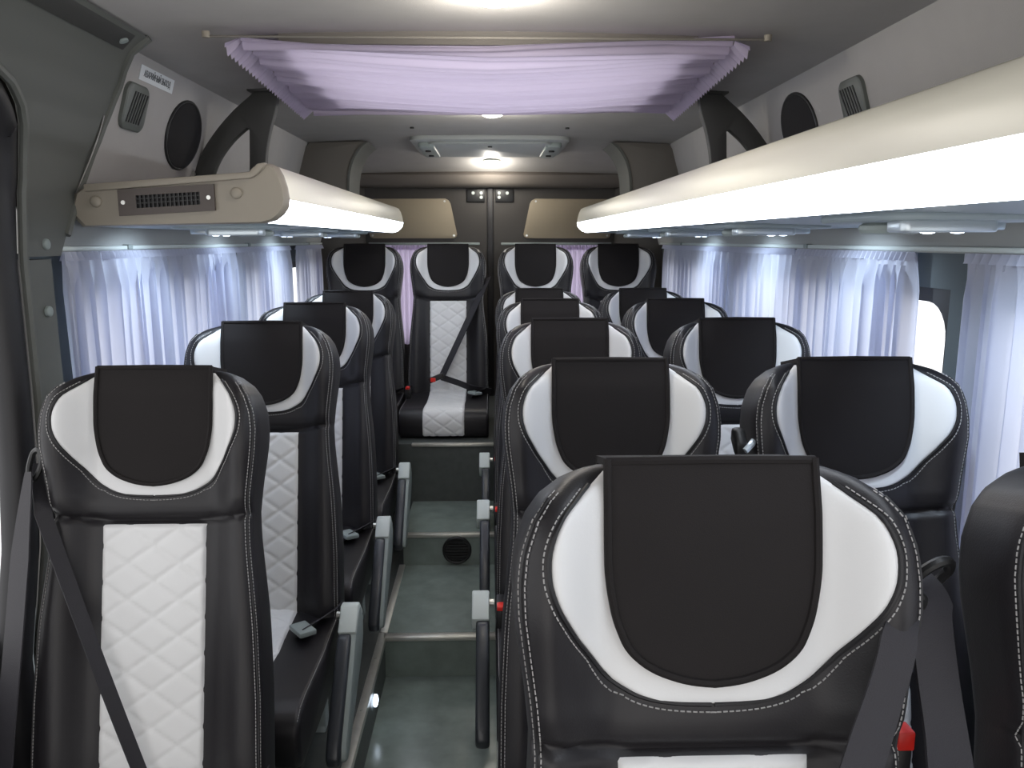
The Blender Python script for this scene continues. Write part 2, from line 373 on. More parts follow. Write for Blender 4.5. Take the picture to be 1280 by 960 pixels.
curtain('lilac curtain ending at the gap of bright window beside the slate pillar', 1, 1.71, 2.36, 14, .0125, seed=5)
curtain('lilac curtain in front of the slate pillar by the foremost window seat', 1, .55, 1.525, 19, .014, seed=6, X=.912)
rail(-1, 1.73, 4.37, 'white curtain track over the windows behind the single seats')
rail(1, .30, 4.28, 'white curtain track over the windows behind the paired seats')
for s_, lb in ((-1, 'gathered lilac curtain on the rear door next to the slim belted seat'), (1, 'gathered lilac curtain on the rear door beside the unbelted inner seat')):
    rnd = random.Random(s_+9)
    c = MB().grid(lambda a, b: (s_*(.30+.34*a), YR-.035-.010*math.sin(2*PI*12*a), 1.252-.55*b), 160, 12)
    c.grid(lambda a, b: (s_*(.30+.34*a), YR-.038-.012*math.sin(2*PI*17*a), 1.235+.034*b), 160, 3)
    tag(c.build('curtain', M['curtain2']), lb, 'curtain')
    r_ = MB().box(min(s_*.06, s_*.68), max(s_*.06, s_*.68), YR-.05, YR-.03, 1.262, 1.276)
    tag(r_.build('curtain_rail', M['greyp'], bevel=.003), 'grey curtain rail across the rear door %s' % ('behind the belted seat' if s_ < 0 else 'behind the unbelted inner seat'), 'rail')
# hatch curtain under the roof opening
def hatch_fn(a, b):
    y = 1.715 + .915*b; hw = .500 + .050*b
    s = 2*a-1; x = s*hw
    e = abs(s)
    sag = .030*(1-e**2)*math.sin(PI*min(1, b*1.05)) + .012*(1-e)
    amp = .0034 + .007*max(0, (e-.72)/.28)
    z = 1.688 - sag + amp*math.sin(2*PI*30*b + .8*math.sin(3*s)) + .005*math.sin(2*PI*5*b+2*s) + .0028*math.sin(2*PI*11.3*b-1.7*s+1)
    yy = y + .035*(1-e*e)*(1-b)*.6 - .02*(1-e*e)*b
    return (x, yy, z)
hc = MB().grid(hatch_fn, 90, 190)
for s_ in (-1, 1):                                   # ruffled ends
    hc.grid(lambda a, b: (s_*(.500+.050*b+.002+.030*a), 1.715+.915*b, 1.688-.018*a+(.003+.009*a)*math.sin(2*PI*30*b)), 5, 190)
tag(hc.build('hatch_curtain', M['curtain2']), 'pleated lilac curtain stretched under the roof hatch', 'curtain')
for yy, lb in ((1.708, 'thin rod holding the front edge of the hatch curtain'), (2.638, 'thin rod holding the rear edge of the hatch curtain')):
    r = thing('curtain_rod', lb, 'rod', (0, yy, 1.69))
    MB().tube([(-.565, 0, 0), (.565, 0, 0)], .0025, 8).build('rod', M['gusset'], r)
    for s_ in (-1, 1): MB().disc((s_*.565, 0, -.003), (0, 0, 1), .008, .012, 14).build('rod_bracket', M['rackg'], r)

# ------------------------------------------------------------------ luggage racks
SEC_CREAM = [(.478, 1.446), (.462, 1.447), (.450, 1.441), (.441, 1.424), (.434, 1.400), (.431, 1.375)]
SEC_LED = [(.431, 1.375), (.434, 1.358), (.444, 1.344), (.460, 1.332), (.482, 1.326)]
SEC_BODY = [(.482, 1.326), (.86, 1.318), (.884, 1.345), (.872, 1.385), (.845, 1.405), (.51, 1.424), (.492, 1.442), (.478, 1.446)]
def rack(sd_, y0, y1, label, pods):
    t = thing('luggage_rack', label, 'luggage rack', (0, y0, 1.326)); Z = 1.326
    def P(sec): return [(sd_*x, z-Z) for x, z in sec]
    def strip(sec, m_, name):
        inner = [(x+.012, z) for x, z in sec[::-1]]
        return MB().prism(P(sec+inner), 'y', .004, y1-y0-.01).build(name, M[m_], t, angle=60)
    MB().prism(P([(.446, 1.375)]+SEC_BODY), 'y', .0, y1-y0-.012).build('shelf', M['racku'], t, angle=50)
    strip(SEC_CREAM, 'cream', 'edge_moulding'); strip(SEC_LED, 'led', 'light_diffuser')
    full = SEC_CREAM[::-1][0:0] + SEC_CREAM + SEC_LED[1:] + SEC_BODY[1:-1]
    cen = (.62, 1.385)
    def shrink(f): return [(sd_*(cen[0]+(x-cen[0])*f), cen[1]+(z-cen[1])*f - Z) for x, z in full]
    MB().loft([[(x, y1-y0-.012, z) for x, z in shrink(1.0)], [(x, y1-y0+.004, z) for x, z in shrink(.985)], [(x, y1-y0+.014, z) for x, z in shrink(.93)]]).build('rear_end_cap', M['cream'], t)
    ec = MB().loft([[(x, .004, z) for x, z in shrink(1.012)], [(x, -.012, z) for x, z in shrink(1.012)], [(x, -.022, z) for x, z in shrink(.97)]]).build('front_end_cap', M['rackg'], t)
    if sd_ < 0:                                      # flange, vent and screw caps on the visible end
        MB().prism([(-.845, 1.404-Z), (-.50, 1.430-Z), (-.485, 1.446-Z), (-.468, 1.449-Z), (-.47, 1.441-Z), (-.488, 1.423-Z), (-.50, 1.417-Z), (-.845, 1.389-Z)], 'y', -.034, .0).build('top_flange', M['rackg'], t, bevel=.002)
        def L2(a, h): return (-.852+a*.37, -.022, 1.362-Z+a*.022+h)     # along the sloping end face
        fr = MB()
        for (a0, a1, h0, h1) in ((.20, .74, -.027, -.013), (.20, .74, .013, .027), (.20, .30, -.013, .013), (.66, .74, -.013, .013)):
            q = [L2(a0, h0), L2(a1, h0), L2(a1, h1), L2(a0, h1)]
            fr.loft([q, [(x, y-.008, z) for x, y, z in q]])
        v = fr.build('air_vent', M['ventf'], t, smooth=False)
        q = [L2(.29, -.014), L2(.67, -.014), L2(.67, .014), L2(.29, .014)]
        MB().loft([q, [(x, y-.001, z) for x, y, z in q]]).build('vent_well', M['rubber'], v, smooth=False)
        g = MB()
        for k in range(16):
            p = L2(.30+.36*k/15, 0); g.box(p[0]-.0012, p[0]+.0012, -.029, -.024, p[2]-.013, p[2]+.013)
        for h in (-.004, .005):
            q = [L2(.30, h), L2(.66, h), L2(.66, h+.002), L2(.30, h+.002)]; g.loft([[(x, y-.002, z) for x, y, z in q], [(x, y-.006, z) for x, y, z in q]])
        g.build('vent_slats', M['blackp'], v, smooth=False)
        for a in (.23, .71): MB().disc(tuple(Vector(L2(a, .0))+Vector((0, -.008, 0))), (0, -1, 0), .0045, .003, 12).build('screw', M['metal'], v)
        for a in (.07, .86): MB().disc(L2(a, .006), (0, -1, 0), .012, .004, 18, dome=.005).build('screw_cap', M['rackg'], t)
    for yp in pods:
        yl = yp-y0; bx = .63
        def rp(x0, x1, ya, yb, za, zb, r=.02):
            return MB().prism(rrect(min(sd_*x0, sd_*x1), max(sd_*x0, sd_*x1), ya, yb, r), 'z', za, zb)
        pod = rp(bx-.115, bx+.115, yl-.14, yl+.14, -.012, .002, .05).build('service_panel', M['racku'], t, bevel=.006)
        rp(bx-.10, bx+.03, yl-.125, yl-.075, -.026, -.010, .012).build('louvre', M['chrome'], pod, bevel=.003)
        rp(bx-.02, bx+.10, yl-.045, yl+.125, -.022, -.010, .03).build('lamp_bezel', M['chrome'], pod, bevel=.003)
        nz = MB().tube([(sd_*(bx-.055)+.034*math.cos(q), yl+.0+.034*math.sin(q), -.02) for q in [2*PI*k/24 for k in range(24)]], .008, 8, True)
        nz.disc((sd_*(bx-.055), yl, -.016), (0, 0, -1), .032, .004, 24)
        for k in range(-3, 4): nz.box(sd_*(bx-.055)+k*.008-.0015, sd_*(bx-.055)+k*.008+.0015, yl-.025, yl+.025, -.026, -.018)
        nz.build('air_nozzle', M['greyp'], pod)
        MB().disc((sd_*(bx+.045), yl+.0, -.020), (0, 0, -1), .012, .003, 18, dome=.004).build('lamp_lens', M['rlens'], pod)
        MB().disc((sd_*(bx+.045), yl+.08, -.020), (0, 0, -1), .012, .003, 18, dome=.004).build('lamp_lens', M['rlens'], pod)
        l = bpy.data.lights.new('reading_light', 'SPOT'); l.energy = 6.0; l.color = (.70, .84, 1.0); l.spot_size = 2.2; l.spot_blend = .8; l.shadow_soft_size = .02
        lo = bpy.data.objects.new('reading_light', l); C.objects.link(lo); lo.parent = t; lo.location = (sd_*(bx+.045), yl+.02, -.036)
        lo.rotation_euler = (0, -sd_*math.radians(38), 0)
    return t
rack(-1, 1.765, 4.06, 'shorter luggage rack with a vented end over the single seats', (2.02, 2.68, 3.35))
rack(1, -.20, 4.06, 'longer lit luggage rack running over the paired seats', (.45, 1.16, 1.86, 2.55, 3.25))

# brackets between headliner and racks
def bracket(sd_, label):
    y = 2.40; t = thing('rack_bracket', label, 'bracket', (0, y, 1.44)); z0 = 1.44
    inner = smooth_poly([(.598, 1.712), (.606, 1.66), (.628, 1.59), (.642, 1.52), (.646, 1.425)], 5)
    notch = [(.694, 1.425), (.688, 1.52), (.684, 1.60)]
    legin = smooth_poly([(.692, 1.603), (.735, 1.566), (.775, 1.515), (.803, 1.455)], 5)
    legout = smooth_poly([(.856, 1.455), (.826, 1.53), (.78, 1.595), (.728, 1.65), (.68, 1.69), (.655, 1.712)], 5)
    poly = [(sd_*p[0], p[1]-z0) for p in [tuple(q)[:2] for q in [Vector((*a, 0)) if len(a) == 2 else a for a in list(inner)+notch+list(legin)+list(legout)]]]
    MB().prism(poly, 'y', -.014, .014).build('arm', M['bracket'], t, bevel=.003)
    MB().box(min(sd_*.60, sd_*.68), max(sd_*.60, sd_*.68), -.035, .035, 1.700-z0, 1.712-z0).build('ceiling_plate', M['bracket'], t, bevel=.003)
    MB().disc((sd_*.845, -.03, 1.475-z0), (0, -1, 0), .008, .006, 12).build('bolt', M['metal'], t)
def v2(p): return Vector((p[0], p[1], 0))
_sp = smooth_poly
def smooth_poly(pts, n=8, closed=False):
    return _sp([v2(p) if len(p) == 2 else p for p in pts], n, closed)
bracket(-1, 'dark forked bracket holding the shorter rack from the headliner')
bracket(1, 'dark forked bracket holding the longer rack from the headliner')
def gusset(sd_, label):
    t = thing('roof_gusset', label, 'gusset', (0, 3.56, 1.42)); z0 = 1.42
    inner = [tuple(p)[:2] for p in smooth_poly([(.53, 1.705), (.565, 1.675), (.597, 1.62), (.613, 1.55), (.618, 1.44)], 6)]
    poly = inner + [(.85, 1.43), (.80, 1.66), (.77, 1.70)]
    MB().prism([(sd_*x, z-z0) for x, z in poly], 'y', 0, .26).build('shell', M['gusset'], t, bevel=.004)
    band = inner + [(x-.010, z-.004) for x, z in inner[::-1]]
    MB().prism([(sd_*x, z-z0) for x, z in band], 'y', -.006, .266).build('edge_band', M['trim'], t, angle=60)
gusset(-1, 'curved taupe roof gusset above the shorter rack')
gusset(1, 'curved taupe roof gusset above the longer rack')
# speakers and vents on the upper lining
def lining_disc(sd_, y, z, ry, rz, off, seg=36):
    return [wallpt(sd_, y+ry*math.cos(a), z+rz*math.sin(a), off) for a in [2*PI*k/seg for k in range(seg)]]
def speaker(sd_, y, z, label):
    t = thing('oval_speaker', label, 'speaker', wallpt(sd_, y, z)); o = Vector(wallpt(sd_, y, z))
    L_ = lambda r: [Vector(p)-o for p in r]
    MB().tube(L_(lining_disc(sd_, y, z, .112, .085, .002)), .004, 8, True).build('rim', M['blackp'], t)
    MB().loft([L_(lining_disc(sd_, y, z, .111*f, .084*f, h)) for f, h in ((1, .0), (.98, .006), (.75, .012), (.4, .016), (.1, .017))]).build('mesh_cover', M['mesh'], t)
def vent(sd_, y, z, label):
    o = Vector(wallpt(sd_, y, z)); t = thing('wall_vent', label, 'vent', o)
    def Q(poly, off): return [Vector(wallpt(sd_, y+a, z+b, off))-o for a, b in poly]
    out = rrect(-.056, .056, -.050, .050, .024); 
    MB().loft([Q(out, 0), Q(out, .008), Q([(a*.94, b*.94) for a, b in out], .011)]).build('plate', M['vent'], t)
    for k in range(6):
        a = -.033+.0125*k
        sl = [(a-.010, -.034), (a-.005, -.034), (a+.015, .034), (a+.010, .034)]
        MB().loft([Q(sl, .0105), Q(sl, .0125)]).build('slot', M['rubber'], t, smooth=False)
speaker(-1, 2.245, 1.565, 'black oval speaker next to the white sticker'); speaker(1, 2.17, 1.58, 'black oval speaker above the longer rack')
vent(-1, 1.925, 1.588, 'grey slotted vent under the white sticker'); vent(1, 1.835, 1.592, 'grey slotted vent above the longer rack')
# sticker
so = Vector(wallpt(-1, 2.02, 1.665)); st = thing('sticker', 'white lettered sticker on the lining between vent and speaker', 'sticker', so)
def SQ(a, b, off): return Vector(wallpt(-1, 2.02+a, 1.665+b, off))-so
MB().loft([[SQ(a, b, f) for a, b in ((-.095, -.016), (.095, -.016), (.095, .016), (-.095, .016))] for f in (.0005, .0022)]).build('plate', M['sticker'], st, smooth=False)
cu = bpy.data.curves.new('txt', 'FONT'); cu.body = 'АВАРИЙНЫЙ ВЫХОД'; cu.size = .02; cu.align_x = 'CENTER'; cu.align_y = 'CENTER'; cu.extrude = .0003
to = bpy.data.objects.new('txt', cu); C.objects.link(to); bpy.context.view_layer.update()
me = bpy.data.meshes.new_from_object(to.evaluated_get(bpy.context.evaluated_depsgraph_get())); bpy.data.objects.remove(to)
xs = [v.co.x for v in me.vertices]; wtx = max(xs)-min(xs)
for v in me.vertices: v.co = SQ(v.co.x*.15/wtx, v.co.y, .0026+v.co.z)
me.materials.clear(); me.materials.append(M['ink']); link('lettering', me, st)
# ceiling lamps
for y, lb in ((1.50, 'bright warm ceiling lamp before the hatch curtain'), (2.80, 'bright warm ceiling lamp between hatch curtain and closed hatch'), (4.37, 'bright warm ceiling lamp above the rear doors')):
    z = cz(0, y); t = thing('ceiling_lamp', lb, 'lamp', (.008, y, z), 'ceiling lamps')
    MB().disc((0, 0, .004), (0, 0, -1), .048, .007, 28).build('bezel', M['lightp'], t, bevel=.003)
    MB().disc((0, 0, -.004), (0, 0, -1), .040, .008, 28, dome=.016).build('lens', M['lens'], t)
    l = bpy.data.lights.new('lamp_light', 'POINT'); l.energy = 3.2; l.color = (1, .95, .86); l.shadow_soft_size = .035
    lo = bpy.data.objects.new('lamp_light', l); C.objects.link(lo); lo.parent = t; lo.location = (0, 0, -.07)
# closed roof hatch
t = thing('roof_hatch', 'closed grey roof hatch with latches before the rear doors', 'hatch', (0, 3.82, 1.712))
MB().prism(rrect(-.34, .34, -.35, .33, .06), 'z', -.010, .012).build('frame', M['hatch'], t, bevel=.006)
MB().prism(rrect(-.27, .27, -.29, .27, .05), 'z', -.020, -.008).build('panel', M['hatch'], t, bevel=.006)
for s_ in (-1, 1):
    lp = MB().prism(rrect(s_*.275-.035, s_*.275+.035, -.26, .20, .02), 'z', -.030, -.009).build('latch_plate', M['greyp'], t, bevel=.004)
    for yy in (-.12, .08): MB().disc((s_*.275, yy, -.030), (0, 0, -1), .013, .006, 14).build('latch_knob', M['rubber'], lp)
MB().disc((0, -.2, -.020), (0, 0, -1), .010, .005, 12).build('button', M['rubber'], t)
for s_ in (-1, 1):
    hk = MB().disc((s_*.30, 3.22, cz(.3, 3.22)), (0, 0, -1), .008, .006, 12)
    tag(hk.build('ceiling_screw', M['blackp']), 'small dark screw in the headliner between closed hatch and %s rack' % ('shorter' if s_ < 0 else 'longer'), 'screw', 'headliner screws')

# ------------------------------------------------------------------ seats
L = .785; LEAN = math.radians(13); ZB = .300
cl_, sl_ = math.cos(LEAN), math.sin(LEAN)
def B(u, v, w): return (u, v*sl_ - w*cl_, ZB + v*cl_ + w*sl_)
ATAB = [(0, .108), (.005, .132), (.014, .153), (.03, .175), (.05, .190), (.08, .201), (.11, .2045), (.14, .2035), (.18, .198), (.22, .192), (.27, .187), (.32, .189), (.45, .199), (.60, .207), (.79, .210)]
def sst(a, b, x): x = min(1, max(0, (x-a)/(b-a))); return x*x*(3-2*x)
def aw(v): return interp(ATAB, L-v)*(.957 + .03*sst(.28, .5, L-v))
def prof(v):
    t = L-v; g = math.sqrt(max(0, 1-(1-min(max(t, 0)/.045, 1))**2)); g = .22+.78*g
    c = .012*max(0, 1-t/.30)
    return c-.008, g, (.046 if t < .3 else .046+.02*min(1, (t-.3)/.3))*g
WTAB = [(0, .020), (.02, .040), (.05, .056), (.14, .058), (.20, .048), (.26, .034), (.32, .036), (.45, .042), (.70, .040), (.79, .034)]
VS = L-.278
def seam(u): return VS + max(0, abs(u)-.09)*.16
def bump(u, v):
    b = -.011*math.exp(-((v-seam(u))/.006)**2)
    if v > seam(u): b += .004*math.exp(-((v-seam(u)-.03)/.02)**2)
    return b
def F(u, v):
    c, tf, tb = prof(v); q = min(.9999, abs(u)/aw(v))
    return c + tf*(.032 + interp(WTAB, L-v)*sst(.098, .168, abs(u)))*(1-q**6)**(1/6) + bump(u, v)
def rows():
    vs = []; v = 0
    while v < L-.05:
        vs.append(v); v += .005 if VS-.03 < v < VS+.05 else .016
    while v < L: vs.append(v); v += .005
    return vs + [L-.001]
def backrest_mb():
    m = MB(); NT = 72; rings = []
    for v in rows():
        a = aw(v); c, tf, tb = prof(v); r = []
        for k in range(NT):
            th = 2*PI*k/NT; cs, sn = math.cos(th), math.sin(th)
            u = a*math.copysign(abs(cs)**.5, cs); w = F(u, v) if sn > 1e-6 else c - tb*abs(sn)**.5
            r.append(B(u, v, w))
        rings.append(r)
    return m.loft(rings)
OUT = [(0.0, 0.104), (0.0074, 0.111), (0.0186, 0.124), (0.0316, 0.138), (0.0465, 0.153), (0.0632, 0.162), (0.08, 0.167), (0.0967, 0.1675), (0.1125, 0.165), (0.1302, 0.158), (0.146, 0.149), (0.1637, 0.138), (0.1814, 0.125), (0.1953, 0.115), (0.2074, 0.104), (0.2176, 0.088), (0.2241, 0.0745), (0.2292, 0.055), (0.2322, 0.03), (0.2334, 0)]
def fine(tab):
    o = [tuple(p)[:2] for p in smooth_poly(tab, 4)]; r = [o[0]]
    for t, h in o[1:]:
        if t > r[-1][0]: r.append((t, max(0, h)))
    return r
OUT = [(t, h*.962) for t, h in fine(OUT)]
def patch(m, tab, t0, t1, hgt, nu, nv, edge_w=.012, base=-.002, rnd=1):
    def fn(a, b):
        t = t0+(t1-t0)*(math.sin(b*PI/2) if rnd else b); hw = max(.0005, interp(tab, t)); s = 2*a-1
        s = math.copysign(1-(1-abs(s))**1.5, s); u = s*hw; v = L-t
        dist = min((1-abs(s))*hw, (t1-t)*.9)
        return B(u, v, F(u, v) + base + (hgt-base)*math.sqrt(1-(1-min(1, dist/edge_w))**2))
    return m.grid(fn, nu, nv)
def stitch(m, pts, gap=.0062, ln=.0042, r=.00075):
    pts = [Vector(p) for p in pts]; acc = 0; nxt = 0
    for a, b in zip(pts, pts[1:]):
        d = (b-a).length
        if d < 1e-6: continue
        while nxt <= acc+d:
            p = a+(b-a)*((nxt-acc)/d); q = p+(b-a)/d*ln
            m.tube([p, q], r, 4); nxt += gap
        acc += d
    return m
def seat_meshes():
    D = {}
    D['backrest'] = backrest_mb().mesh('backrest', M['leather'], angle=70)
    D['headrest_inlay'] = patch(MB(), OUT, .006, OUT[-1][0], .004, 40, 44).mesh('headrest_inlay', M['white'], angle=80)
    # cover: front flap, flat top, short back flap
    CT = [(0.0, 0.102), (0.0455, 0.1025), (0.0819, 0.1025), (0.1092, 0.1015), (0.1429, 0.096), (0.1638, 0.089), (0.1775, 0.082), (0.1893, 0.07), (0.1984, 0.055), (0.2057, 0.035), (0.2093, 0.018), (0.2111, 0)]
    CT = fine(CT)
    m = MB(); th = .009; wf = F(0, L-.045)+th
    def cov(a, b, lift, grow=1.0):
        t = CT[-1][0]*math.sin(b*PI/2); hw = max(.0006, interp(CT, t))*grow; s = 2*a-1; u = s*hw
        v = L-t; tt = max(t, .045); w = F(u*.97, L-tt)
        if t < .045: w = w - .004*(1-t/.045)
        return B(u, v+.006*(1-min(1, t/.03)), w+lift)
    m.grid(lambda a, b: cov(a, b, th), 28, 40)
    rim = [cov(0, b/40, th) for b in range(41)] + [cov(1, b/40, th) for b in range(40, -1, -1)]
    rim2 = [cov(0, b/40, -.004) for b in range(41)] + [cov(1, b/40, -.004) for b in range(40, -1, -1)]
    n = len(rim); m.add(rim+rim2, [(i, i+1, n+i+1, n+i) for i in range(n-1)])
    m.tube([Vector(p) for p in rim], .0042, 7)
    wb = prof(L-.045)
    wback = wb[0]-wb[2]-.008
    top = [(s*.106, L+.006) for s in (-1, 1)]
    f0 = F(0, L-.045)-.004+th
    def slab(u0, u1, v0, v1, w0, w1): m.loft([[B(u0, v0, w0), B(u1, v0, w0), B(u1, v1, w0), B(u0, v1, w0)], [B(u0, v0, w1), B(u1, v0, w1), B(u1, v1, w1), B(u0, v1, w1)]])
    slab(-.101, .101, L-.002, L+.006, wback, f0-.004); slab(-.101, .101, L-.16, L+.006, wback-.004, wback+.004)
    m.tube([B(-.103, L+.004, f0-.002), B(0, L+.005, f0), B(.103, L+.004, f0-.002)], .0045, 7)
    D['headrest_cover'] = m.mesh('headrest_cover', M['fabric'], angle=50)
    m = MB()                                         # inner seam of the cover
    stitch(m, [cov(.5+(.5-.075)*s_, b/60, th+.0005) for s_ in (-1,) for b in range(4, 54)], r=.0008); stitch(m, [cov(.925, b/60, th+.0005) for b in range(4, 54)], r=.0008)
    # quilted inlays
    def quilt(u, t):
        p = (u/.094 + t/.066); q = (u/.094 - t/.066)
        d = min(abs(p-round(p)), abs(q-round(q)))
        return .0040*(1-math.exp(-(d/.06)**1.3)) - .001
    def qf(a, b):
        u = (2*a-1)*.095; v = .012 + (VS-.006-.012)*b
        e = min(1, min(.095-abs(u), VS-.006-v)/.006)
        return B(u, v, F(u, v) - bump(u, v)*.5 - .003*(1-e) + .003*e + quilt(u, v)*e)
    D['back_inlay'] = MB().grid(qf, 44, 104).mesh('back_inlay', M['white'], angle=80)
    # cushion
    pr = [(.02, .205), (.06, .33), (-.02, .338), (-.20, .326), (-.40, .336), (-.448, .333), (-.475, .318), (-.486, .29), (-.484, .235), (-.47, .210), (-.45, .205)]
    D['cushion'] = MB().prism(pr, 'x', -.206, .206).mesh('cushion', M['leather'], bevel=.014, seg=3, angle=60)
    pathp = [tuple(p)[:2] for p in smooth_poly([(-.015, .342), (-.10, .335), (-.20, .330), (-.30, .332), (-.40, .340), (-.448, .338), (-.478, .322), (-.491, .29), (-.490, .240), (-.484, .222)], 8)]
    al = [0]
    for a, b in zip(pathp, pathp[1:]): al.append(al[-1]+math.dist(a, b))
    def qc(a, b):
        s = b*al[-1]; k = max(i for i in range(len(al)) if al[i] <= s+1e-9); k = min(k, len(al)-2); f = (s-al[k])/(al[k+1]-al[k])
        y = pathp[k][0]+(pathp[k+1][0]-pathp[k][0])*f; z = pathp[k][1]+(pathp[k+1][1]-pathp[k][1])*f
        dy, dz = pathp[k+1][0]-pathp[k][0], pathp[k+1][1]-pathp[k][1]; l = math.hypot(dy, dz); n = (dz/l, -dy/l)
        if n[1] < -.5: n = (-n[0], -n[1])
        u = (2*a-1)*.095; e = min(1, (.095-abs(u))/.006); h = quilt(u, s)*e + .002*e - .006*(1-e)
        return (u, y+n[0]*h*(1 if n[1] > .05 or n[0] < 0 else -1), z+n[1]*h)
    D['cushion_inlay'] = MB().grid(qc, 44, 130).mesh('cushion_inlay', M['white'], angle=80)
    # stitching
    m = MB()
    outp = [(s, t) for s in (1,) for t, _ in OUT]
    loop = []
    for s in (-1, 1):
        pts = []
        for t, h in (OUT if s < 0 else OUT):
            tt = t+.0
            pts.append((s*(h+.007 if t < .215 else h*1.03), t + .007*min(1, max(0, (t-.185)/.03))))
        fine_ = [tuple(p)[:2] for p in smooth_poly(pts, 1)]
        stitch(m, [B(u, L-t, F(u, L-t)+.001) for u, t in fine_ if t > .02])
    for s in (-1, 1):
        for fr in (.945, .975):
            stitch(m, [B(s*aw(v)*fr, v, F(s*aw(v)*fr, v)+.0012) for v in [.01+(L-.035)*k/90 for k in range(91)]])
    D['stitching'] = m.mesh('stitching', M['thread'], smooth=False)
    m = MB()                                         # piping down the side edges and round the inlay
    for s in (-1, 1):
        m.tube([B(s*aw(v)*.962, v, F(s*aw(v)*.962, v)) for v in [.0+(L-.03)*k/50 for k in range(51)]], .0022, 6)
        m.tube([B(s*(h+.0015), L-max(t, .01), F(s*(h+.0015), L-max(t, .01))+.0005) for t, h in OUT if t > .018], .0024, 6)
    D['piping'] = m.mesh('piping', M['rubber'])
    m = MB()
    for s in (-1, 1): stitch(m, [(s*.200, y, z+.001) for y, z in ((.0, .336), (-.20, .3255), (-.40, .3345), (-.44, .333), (-.47, .319))])
    D['cushion_stitching'] = m.mesh('stitching', M['thread'], smooth=False)
    D['seat_frame'] = MB().box(-.19, .19, -.42, .04, .16, .206).mesh('seat_frame', M['blackp'], bevel=.006)
    D['leg'] = MB().prism([(-.03, 0), (.03, 0), (.022, .012), (.016, .162), (-.016, .162), (-.022, .012)], 'x', -.016, .016).mesh('leg', M['greyp'], bevel=.003)
    for s, nm in ((1, 'R'), (-1, 'L')):
        # lowered armrest: shell, pad facing forward, pale pivot cap
        d = Vector((-.715, -.70)); nrm = Vector((-.70, .715)); p0 = Vector((-.085, .362))
        def Q(a, h): q = p0+d*a+nrm*h; return (q.x, q.y)
        def X(a, b): return tuple(sorted((s*a, s*b)))
        sh = [Q(-.02, -.05), Q(-.025, .005), Q(0, .022), Q(.06, .024), Q(0.310, .016), Q(0.340, .0), Q(0.335, -.02), Q(0.310, -.035), Q(.08, -.085), Q(.02, -.08)]
        D['armrest'+nm] = MB().prism(sh, 'x', *(X(.232, .268) if s > 0 else X(.228, .250))).mesh('armrest', M['greyp'], bevel=.006)
        pd = [Q(.045, -.012), Q(.05, .02), Q(.065, .034), Q(.10, .038), Q(0.310, .032), Q(0.342, .02), Q(0.352, -.005), Q(0.340, -.028), Q(0.310, -.036), Q(0.305, -.012)]
        D['arm_pad'+nm] = MB().prism(pd, 'x', *X(.222, .256)).mesh('arm_pad', M['padp'], bevel=.009, seg=3)
        cp = [Q(-.03, -.04), Q(-.03, .012), Q(-.015, .03), Q(.055, .032), Q(.06, .0), Q(.055, -.05), Q(.0, -.06)]
        D['pivot_cap'+nm] = MB().prism(cp, 'x', *X(.222, .267)).mesh('pivot_cap', M['lightp'], bevel=.005)
        D['pivot_bolt'+nm] = MB().disc((s*.222, p0.x, p0.y+.0), (-s, 0, 0), .010, .012, 14).mesh('pivot_bolt', M['metal'])
    # lap belt stub with buckle lying on the cushion
    m = MB().ribbon([(.19, .0, .345), (.185, -.05, .352), (.165, -.10, .352), (.13, -.15, .346)], (0.6, .4, .35), .045, .003)
    D['lap_belt'] = m.mesh('lap_belt', M['belt'])
    D['belt_tongue'] = MB().loft([[(x, y, z) for x, y in ((.10, -.13), (.14, -.18), (.175, -.155), (.135, -.105))] for z in (.347, .361)]).mesh('belt_tongue', M['greyp'], bevel=.004)
    D['buckle'] = MB().box(-.205, -.18, -.16, -.08, .325, .385).mesh('buckle', M['blackp'], bevel=.005)
    D['release_button'] = MB().box(-.203, -.182, -.163, -.135, .376, .388).mesh('release_button', M['red'], bevel=.002)
    return D
D = seat_meshes()
def seat(x, ytop, z, label, group, arm=None, legs=True, belt=True):
    t = thing('bus_seat', label, 'seat', (x, ytop-.178, z), group)
    b = link('backrest', D['backrest'], t)
    for n in ('headrest_inlay', 'headrest_cover', 'back_inlay', 'stitching', 'piping'):
        q = link(n, D[n], b)
        if n == 'stitching': q['kind'] = 'stuff'
    b['label'] = 'black leatherette backrest with white stitching'
    c = link('cushion', D['cushion'], t); link('cushion_inlay', D['cushion_inlay'], c); q = link('stitching', D['cushion_stitching'], c); q['kind'] = 'stuff'
    if legs:
        link('seat_frame', D['seat_frame'], t)
        for lx in (-.14, .14):
            for ly in (-.36, .0):
                l = link('leg', D['leg'], t); l.location = (lx, ly, 0)
    if arm:
        a = link('armrest', D['armrest'+arm], t)
        for n in ('arm_pad', 'pivot_cap', 'pivot_bolt'): link(n, D[n+arm], a)
    if belt:
        l = link('lap_belt', D['lap_belt'], t); link('belt_tongue', D['belt_tongue'], l)
        k = link('buckle', D['buckle'], t); link('release_button', D['release_button'], k)
    return t
GL, GA, GW, GR = 'single seats in a row', 'aisle seats of the pairs', 'window seats of the pairs', 'rear bench seats'
left = [seat(x, y, 0, lb, GL, 'R') for x, y, lb in (
    (-.613, 1.495, 'single black and white seat next to the pillar trim, belt across its quilted back'),
    (-.600, 2.15, 'single black and white seat, second in line behind the pillar trim'),
    (-.600, 2.79, 'single black and white seat, third in line behind the pillar trim'),
    (-.600, 3.44, 'single black and white seat, last in its line before the rear bench'))]
left[0].scale = (1, 1, .985)
